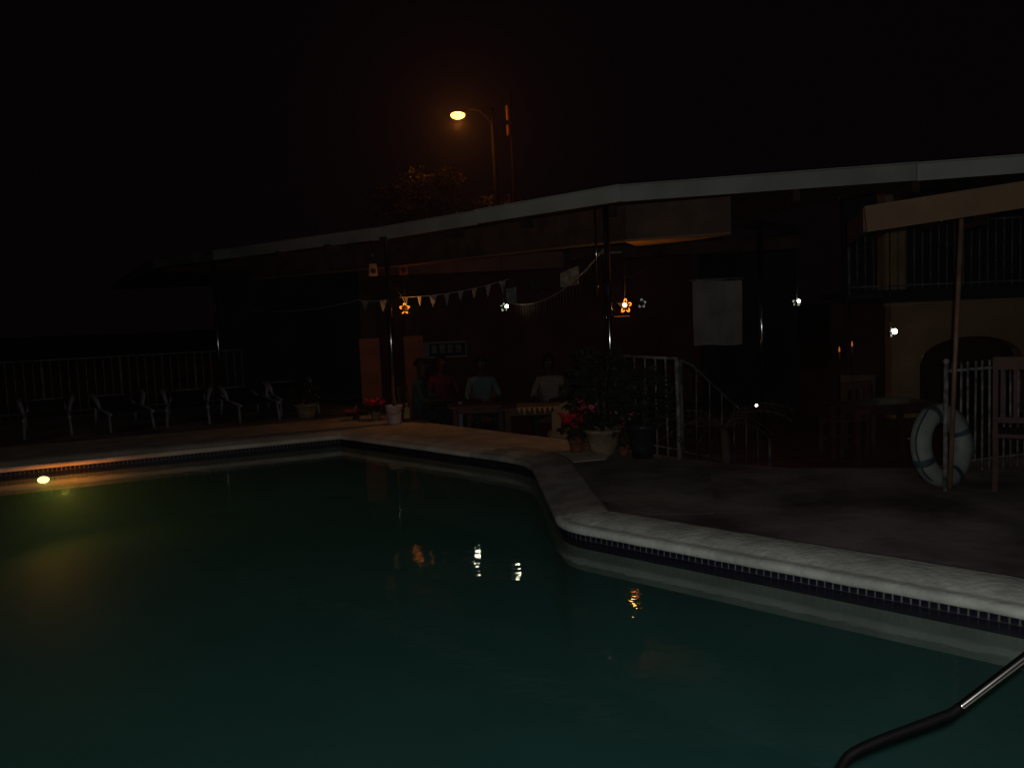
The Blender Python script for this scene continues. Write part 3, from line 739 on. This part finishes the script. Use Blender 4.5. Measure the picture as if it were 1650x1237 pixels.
# round-backed wicker chair
wc = thing('wicker_chair', 'round backed pale wicker chair beside the red poinsettia', 'chair', (.70, 11.0, T), R(15))
b = MB()
for i in range(14):
    for j in range(8):
        def P(i, j):
            a = R(200)+R(140)*(1-i/14); z = .42+.46*j/8*(math.sin(math.pi*(.12+.76*i/14)))**.5; return Vector((.27*math.cos(a), .27*math.sin(a), z))
        b.face([P(i, j), P(i+1, j), P(i+1, j+1), P(i, j+1)])
b.build('backrest', M['tanwall'], wc)
MB().lathe([(.26, .38), (.28, .40), (.28, .44), (.25, .46)], (0, 0, 0), 20).build('seat', M['tanwall'], wc)
for a in (45, 135, 225, 315): MB().tube([(.2*math.cos(R(a)), .2*math.sin(R(a)), .39), (.24*math.cos(R(a)), .24*math.sin(R(a)), 0)], .018, 8).build('leg', M['tanboard'], wc)
# white stand beside table
ws = thing('menu_stand', 'narrow pale upright stand left of the person in blue', 'stand', (-.76, 12.5, T))
MB().box((0, 0, .52), (.05, .03, .42), bevel=.004).build('panel', M['board'], ws); MB().box((0, 0, .155), (.03, .02, .31)).build('stem', M['wood'], ws); MB().box((0, 0, .01), (.2, .2, .02)).build('foot', M['wood'], ws)

# ------------------------------------------------------------------ people (seated)
def person(label, loc, rz, shirt, lean=0.0, mirror=1):
    V, E_, Rd, Lb = [], [], [], []
    def v(p, r, lb, par=None):
        V.append((p[0]*mirror, p[1], p[2])); Rd.append(r if isinstance(r, tuple) else (r, r)); Lb.append(lb)
        if par is not None: E_.append((par, len(V)-1))
        return len(V)-1
    ly = lean
    pel = v((0, 0, .53), (.15, .12), 't'); sp = v((0, -.02-ly*.3, .74), (.135, .105), 's', pel); ch = v((0, -.02-ly, .93), (.15, .105), 's', sp)
    nb = v((0, -.02-ly, 1.04), (.07, .065), 's', ch); nk = v((0, -.04-ly, 1.11), .05, 'k', nb)
    jw = v((0, -.06-ly, 1.18), (.062, .072), 'k', nk); sk = v((0, -.045-ly, 1.26), (.078, .092), 'k', jw); tp = v((0, -.035-ly, 1.32), (.055, .065), 'k', sk)
    v((0, -.158-ly, 1.215), .012, 'k', jw)
    for s_ in (-1, 1):
        sh = v((s_*.17, -.01-ly, 1.0), .062, 's', ch); el = v((s_*.25, -.10-ly, .75), .045, 's' , sh); wr = v((s_*.13, -.33-ly*.6, .73), .028, 'k', el)
        pm = v((s_*.105, -.40-ly*.6, .735), (.035, .018), 'k', wr)
        for f_ in range(4):
            bx = s_*(.105+(-.026+.017*f_)); l = (.06, .072, .066, .05)[f_]
            a = v((bx, -.435-ly*.6, .735), .009, 'k', pm); c = v((bx-s_*.004, -.435-ly*.6-l*.6, .73), .008, 'k', a); v((bx-s_*.006, -.435-ly*.6-l, .718), .007, 'k', c)
        tb = v((s_*.07, -.385-ly*.6, .74), .011, 'k', pm); v((s_*.055, -.42-ly*.6, .737), .009, 'k', tb)
        hp = v((s_*.10, -.02, .52), .09, 't', pel); kn = v((s_*.14, -.42, .50), .062, 't', hp); an = v((s_*.14, -.40, .11), .042, 't', kn)
        v((s_*.14, -.52, .04), (.038, .032), 'h', v((s_*.14, -.40, .06), .042, 'h', an))
    me = bpy.data.meshes.new('t'); me.from_pydata(V, E_, []); o = bpy.data.objects.new('t', me); COL.objects.link(o)
    mo = o.modifiers.new('s', 'SKIN'); 
    if not me.skin_vertices: me.attributes.new
    for i, sv in enumerate(me.skin_vertices[0].data): sv.radius = Rd[i]; sv.use_root = (i == 0)
    mo.use_smooth_shade = True
    sb = o.modifiers.new('u', 'SUBSURF'); sb.levels = 1; sb.render_levels = 1
    dg = bpy.context.evaluated_depsgraph_get(); nm = bpy.data.meshes.new_from_object(o.evaluated_get(dg))
    bpy.data.objects.remove(o)
    mats_ = [M['skin'], M[shirt], M['jeans'], M['blackpot']]
    for q in mats_: nm.materials.append(q)
    idx = {'k': 0, 's': 1, 't': 2, 'h': 3}
    for p in nm.polygons:
        best, bl = 1e9, 'k'
        for a, c in E_:
            A, C_ = Vector(V[a]), Vector(V[c]); d = C_-A; t = max(0, min(1, (p.center-A).dot(d)/max(1e-9, d.length_squared))); dd = (A+d*t-p.center).length
            if dd < best: best = dd; bl = Lb[c] if t > .35 else Lb[a]
        p.material_index = idx[bl]
    root = thing('person', label, 'person', loc, rz)
    nm.name = 'body'; bo = bpy.data.objects.new('body', nm); COL.objects.link(bo); bo.parent = root
    b = MB(); hc = Vector((0, -.028-ly, 1.285)); b.ball(hc, 1, 16, (.088, .1, .088))
    for vv in list(b.bm.verts):
        if vv.co.z < 1.24 or (vv.co.y < -.10-ly and vv.co.z < 1.31): b.bm.verts.remove(vv)
    b.build('hair', M['hair'], root)
    for s_ in (-1, 1):
        b = MB(); b.ball((s_*.028, -.132-ly, 1.245), .009, 8); b.build('eye', M['white'], root)
        b = MB(); b.ball((s_*.083, -.045-ly, 1.23), 1, 8, (.012, .02, .03)); b.build('ear', M['skin'], root)
    b = MB(); b.ball((0, -.130-ly, 1.175), 1, 8, (.022, .007, .006)); b.build('mouth', M['redwood'], root)
    return root
person('person in a pale blue shirt sitting at the table, facing the pool', (-.48, 13.05, T), R(12), 'sh_blue', .12)
person('person in a cream shirt sitting behind the long table', (.56, 12.6, T), R(-14), 'sh_white', .02)
person('person in a dark green shirt sitting beside the yellow jug', (-1.42, 12.93, T), R(80), 'sh_green', .04)
person('person in dark red clothes sitting between the green shirt and the blue shirt', (-1.12, 13.7, T), R(30), 'sh_red', .0)

# ------------------------------------------------------------------ pots and plants
def leafmesh(n, cr, h0, h1, ls, seed, droop=.3):
    r = random.Random(seed); b = MB()
    for _ in range(n):
        a = r.uniform(0, 2*math.pi); t = r.random(); z = h0+(h1-h0)*t; rad = cr*math.sqrt(r.random())*(.55+.9*math.sin(math.pi*min(1, t*.85+.12)))
        p = Vector((rad*math.cos(a), rad*math.sin(a), z)); d = Vector((math.cos(a+r.uniform(-.8, .8)), math.sin(a+r.uniform(-.8, .8)), r.uniform(-droop, .8))).normalized()
        sd_ = d.cross(Vector((r.uniform(-.4, .4), r.uniform(-.4, .4), 1))).normalized(); l = ls*r.uniform(.6, 1.3); w2 = l*.28
        mid = p+d*l*.5+Vector((0, 0, .02)); b.face([p, mid-sd_*w2, p+d*l-Vector((0, 0, l*.15)), mid+sd_*w2])
    return b
def pot_plant(name, label, loc, r, h, potm, cr, hh, n, ls, seed, flower=None, nf=0, group=None, leafm='leaf'):
    o = thing(name, label, 'potted plant', loc, random.uniform(0, 3), group)
    MB().lathe([(r*.7, 0), (r*.78, h*.3), (r*.95, h*.85), (r*1.06, h*.86), (r*1.08, h), (r*.95, h), (r*.9, h*.9), (.0001, h*.88)], (0, 0, 0), 20).build('pot', potm, o)
    rr = random.Random(seed)
    for k in range(3):
        a = rr.uniform(0, 6.28); MB().tube([(.02*math.cos(a), .02*math.sin(a), h*.85), (.05*math.cos(a), .05*math.sin(a), h+hh*.4), (cr*.4*math.cos(a), cr*.4*math.sin(a), h+hh*.8)], [.012, .009, .004], 6).build('stem', M['bark'], o)
    leafmesh(n, cr, h, h+hh, ls, seed).build('foliage', M[leafm], o, kind='stuff')
    for k in range(nf):
        a = rr.uniform(0, 6.28); c = Vector((cr*.9*math.cos(a), cr*.9*math.sin(a), h+hh*rr.uniform(.75, 1.2)))
        b = MB()
        for q in range(7):
            e = q*2*math.pi/7; d = Vector((math.cos(e), math.sin(e)*.9, rr.uniform(-.3, .9))); sd_ = Vector((-math.sin(e), math.cos(e), 0)); l = rr.uniform(.08, .13)
            b.face([c, c+d*l*.5+sd_*.03, c+d*l, c+d*l*.5-sd_*.03])
        b.build('flower', M[flower], o)
    return o
pot_plant('potted_shrub', 'big dark shrub in a tan pot beside the red flowers', (.97, 9.42, .18), .20, .27, M['pot'], .27, .85, 900, .10, 1)
pot_plant('potted_shrub', 'dark shrub in a black pot in front of the white railing', (1.34, 9.02, .18), .15, .36, M['blackpot'], .22, .55, 500, .10, 2)
pot_plant('poinsettia', 'bright red poinsettia in a pot left of the tan pot', (.68, 9.52, .185), .085, .14, M['ochre'], .12, .24, 120, .08, 3, 'red', 14, 'red flowers in pots')
pot_plant('poinsettia', 'pink poinsettia right behind the bright red one', (.80, 9.62, .18), .08, .14, M['ochre'], .10, .34, 120, .08, 4, 'pink', 8, 'red flowers in pots')
pot_plant('poinsettia', 'small pink flower pot between the tan pot and the black pot', (1.17, 9.25, .18), .07, .10, M['ochre'], .10, .28, 80, .08, 5, 'pink', 3, 'red flowers in pots')
pot_plant('poinsettia', 'red flower pot at the foot of the left terracotta pillar', (-2.1, 13.2, .18), .08, .13, M['pot'], .12, .14, 90, .08, 6, 'red', 5, 'red flowers in pots')
pot_plant('poinsettia', 'low pink flower pot leftmost by the pool corner', (-2.42, 13.3, .18), .06, .05, M['ochre'], .12, .08, 60, .06, 7, 'pink', 3, 'red flowers in pots')
pot_plant('potted_shrub', 'low dull shrub in a wide brown tub near the left loungers', (-3.35, 14.0, .18), .19, .22, M['pot'], .20, .30, 200, .10, 8)
# palm-like plant
pm = thing('palm_plant', 'arching dry palm plant at the steps right of the railing', 'palm', (2.22, 9.1, T))
MB().tube([(0, 0, 0), (.02, 0, .35), (.0, .02, .7)], [.06, .05, .04], 8).build('trunk', M['bark'], pm)
for k in range(22):
    a = k*2.399; L0 = random.uniform(.5, .8); b = MB(); d = Vector((math.cos(a), math.sin(a), 0)); sd_ = Vector((-d.y, d.x, 0)); el = random.uniform(.35, 1.1)
    P = [Vector((0, 0, .68)) + d*(L0*t*math.cos(el*(1-t*.6))) + Vector((0, 0, L0*(math.sin(el)*t*1.25 - .75*t*t))) for t in [i/10 for i in range(11)]]
    b.tube(P, .004, 4)
    for i in range(1, 11):
        for s_ in (-1, 1):
            tip = P[i]+sd_*s_*.14*(1-.05*i)+d*.05-Vector((0, 0, .06)); b.face([P[i], P[i]+(d*.012), tip])
    b.build('frond', M['leaf2'], pm)

# bucket at the foot of the left post
bk = thing('post_bucket', 'white bucket around the foot of the left steel post', 'bucket', (-1.745, 12.66, .185))
MB().lathe([(.095, 0), (.10, .02), (.122, .25), (.13, .255), (.13, .275), (.115, .275), (.11, .25), (.0001, .24)], (0, 0, 0), 24).build('tub', M['bucket'], bk)
MB().tube([(.13*math.cos(a), .13*math.sin(a)-.0, .25-.09*math.sin(a*1.0) if False else .25-.1*abs(math.sin(a))) for a in [R(180)+R(180)*i/14 for i in range(15)]], .004, 5).build('handle', M['steel'], bk)
yj = thing('plastic_jug', 'yellow plastic jug right behind the white bucket', 'jug', (-1.60, 13.02, .185))
MB().box((0, 0, .10), (.09, .13, .2), bevel=.02).build('body', M['yellow'], yj); MB().lathe([(.02, .2), (.02, .235), (.026, .236), (.026, .26), (.0001, .26)], (0, 0, 0), 12).build('cap', M['tanwall'], yj)
MB().tube([(.0, -.04, .2), (.0, -.035, .25), (.0, .035, .25), (.0, .05, .2)], .009, 6).build('handle', M['yellow'], yj)

# ------------------------------------------------------------------ sun loungers on the left
def lounger(label, loc, rz):
    o = thing('sun_lounger', label, 'sun lounger', loc, rz, 'white plastic sun loungers left of the pool')
    for s_ in (-1, 1):
        MB().tube([(s_*.30, -.95, .28), (s_*.30, 0, .30), (s_*.30, .55, .31)], .022, 8).build('side_rail', M['pvc'], o)
        MB().tube([(s_*.30, -.80, .28), (s_*.31, -.88, 0)], .022, 8).build('leg', M['pvc'], o)
        MB().tube([(s_*.30, .42, .30), (s_*.31, .52, 0)], .022, 8).build('leg', M['pvc'], o)
        MB().tube([(s_*.31, -.10, .29), (s_*.34, -.08, .42), (s_*.37, .04, .49), (s_*.37, .22, .52), (s_*.35, .32, .50)], [.024, .032, .04, .044, .03], 8).build('armrest', M['pvc'], o)
        MB().tube([(s_*.27, .30, .31), (s_*.27, .62, .36), (s_*.26, .95, .42)], .02, 8).build('back_rail', M['pvc'], o)
    MB().tube([(-.26, .95, .42), (0, .97, .43), (.26, .95, .42)], .02, 8).build('back_top', M['pvc'], o)
    b = MB(); b.beam((0, -.95, .30), (0, .30, .31), .52, .012); b.build('seat_sling', M['meshfab'], o)
    b = MB(); b.beam((0, .30, .325), (0, .94, .425), .48, .012); b.build('back_sling', M['meshfab'], o)
    return o
l0 = lounger('faint white sun lounger at the far left of the row', (-7.3, 13.55, .18), R(28))
LW = [((-6.3, 13.9, .18), R(34), 'white sun lounger second from the left edge of the row'), ((-5.35, 14.25, .18), R(20), 'white sun lounger in the middle of the row before the far railing'),
      ((-4.45, 14.45, .18), R(30), 'white sun lounger second from the right in the row'), ((-3.9, 15.2, .18), R(24), 'white sun lounger nearest the wide brown tub')]
for lc, rz, lb in LW:
    c = copy_tree(l0); c.location = lc; c.rotation_euler.z = rz; c['label'] = lb

# ------------------------------------------------------------------ street lamp and tree beyond
sl = thing('street_lamp', 'lit orange street lamp on a curved arm high behind the roof', 'street lamp', (-.28, 36, -.25))
MB().tube([(0, 0, 0), (0, 0, 5), (-.06, 0, 10.15)], [.15, .12, .08], 10).build('pole', M['polemetal'], sl)
MB().tube(smooth([(-.04, 0, 9.3), (-.25, -.05, 9.75), (-.6, -.1, 10.05), (-.95, -.12, 10.10), (-1.2, -.12, 10.02)], 4), .028, 8).build('arm', M['polemetal'], sl)
b = MB(); b.ball((-1.42, -.12, 9.99), 1, 16, (.36, .16, .09)); b.build('lamp_head', M['polemetal'], sl)
b = MB(); b.ball((-1.45, -.14, 9.88), 1, 16, (.29, .18, .165)); b.build('lens', M['em_street'], sl)
lamp('bulb', (-1.45, -.12, 9.55), 420, (1, .27, .035), .12, sl)
up_ = thing('utility_pole', 'dark utility pole with two tan canisters right of the street lamp', 'utility pole', (.42, 37, -.25))
MB().tube([(0, 0, 0), (0, 0, 10.9)], [.09, .05], 8).build('pole', M['hair'], up_)
for z0, z1 in ((9.15, 9.62), (9.78, 10.42)): MB().lathe([(.05, z0), (.085, z0+.03), (.09, z1-.05), (.05, z1)], (-.12, -.2, 0), 12).build('canister', M['wood'], up_)

def tree(label, loc, cw, z0, z1, n, seed, ls):
    o = thing('tree', label, 'tree', loc)
    r = random.Random(seed)
    MB().tube([(0, 0, 0), (.1, 0, z0*.5), (.0, .1, z0), (.1, 0, (z0+z1)/2)], [.22, .17, .13, .06], 10).build('trunk', M['bark'], o)
    cl = []
    for k in range(34):
        a = r.uniform(0, 6.28); t = r.random(); rad = cw/2*math.sqrt(r.random())*(1.0-.55*t)
        c = Vector((rad*math.cos(a), rad*.7*math.sin(a), z0+(z1-z0)*t*(.72+.28*r.random()))); cl.append((c, r.uniform(.25, .62)))
    for k in range(8):
        c = cl[k*4][0]; MB().tube([(0, 0, z0*.8), (c.x*.45, c.y*.45, z0*.5+c.z*.5), c], [.07, .045, .012], 6).build('limb', M['bark'], o)
    b = MB()
    for _ in range(n):
        c, s_ = cl[r.randrange(len(cl))]
        p = c+Vector((r.gauss(0, s_*.55), r.gauss(0, s_*.55), r.gauss(0, s_*.34)))
        d = Vector((r.gauss(0, 1), r.gauss(0, 1), r.gauss(-.2, .6))).normalized(); sd_ = d.cross(Vector((r.gauss(0, 1), r.gauss(0, 1), r.gauss(0, 1)))).normalized(); l = ls*r.uniform(.6, 1.4)
        b.face([p, p+d*l*.5+sd_*l*.25, p+d*l, p+d*l*.5-sd_*l*.25])
    b.build('crown', M['treeleaf'], o, kind='stuff')
    return o
tree('tree lit orange by the street lamp above the roof', (-3.2, 34.5, -.25), 5.6, 4.6, 7.6, 9000, 11, .13)
tree('dim tree right of the lit tree, mostly behind the roof', (-.2, 39, -.25), 3.2, 4.8, 7.0, 3500, 12, .13)

# ------------------------------------------------------------------ haze added to stand for the lens glow round the street lamp
hm = bpy.data.materials.new('glow_haze'); hm.use_nodes = True; n = hm.node_tree; n.nodes.clear()
out = n.nodes.new('ShaderNodeOutputMaterial'); vp = n.nodes.new('ShaderNodeVolumePrincipled')
vp.inputs['Color'].default_value = (.95, .93, .92, 1); vp.inputs['Density'].default_value = .00042; vp.inputs['Anisotropy'].default_value = .85
n.links.new(vp.outputs[0], out.inputs['Volume'])
MB().box((0, 25, 4.6), (320, 370, 14.2)).build('haze', hm, kind='stuff')
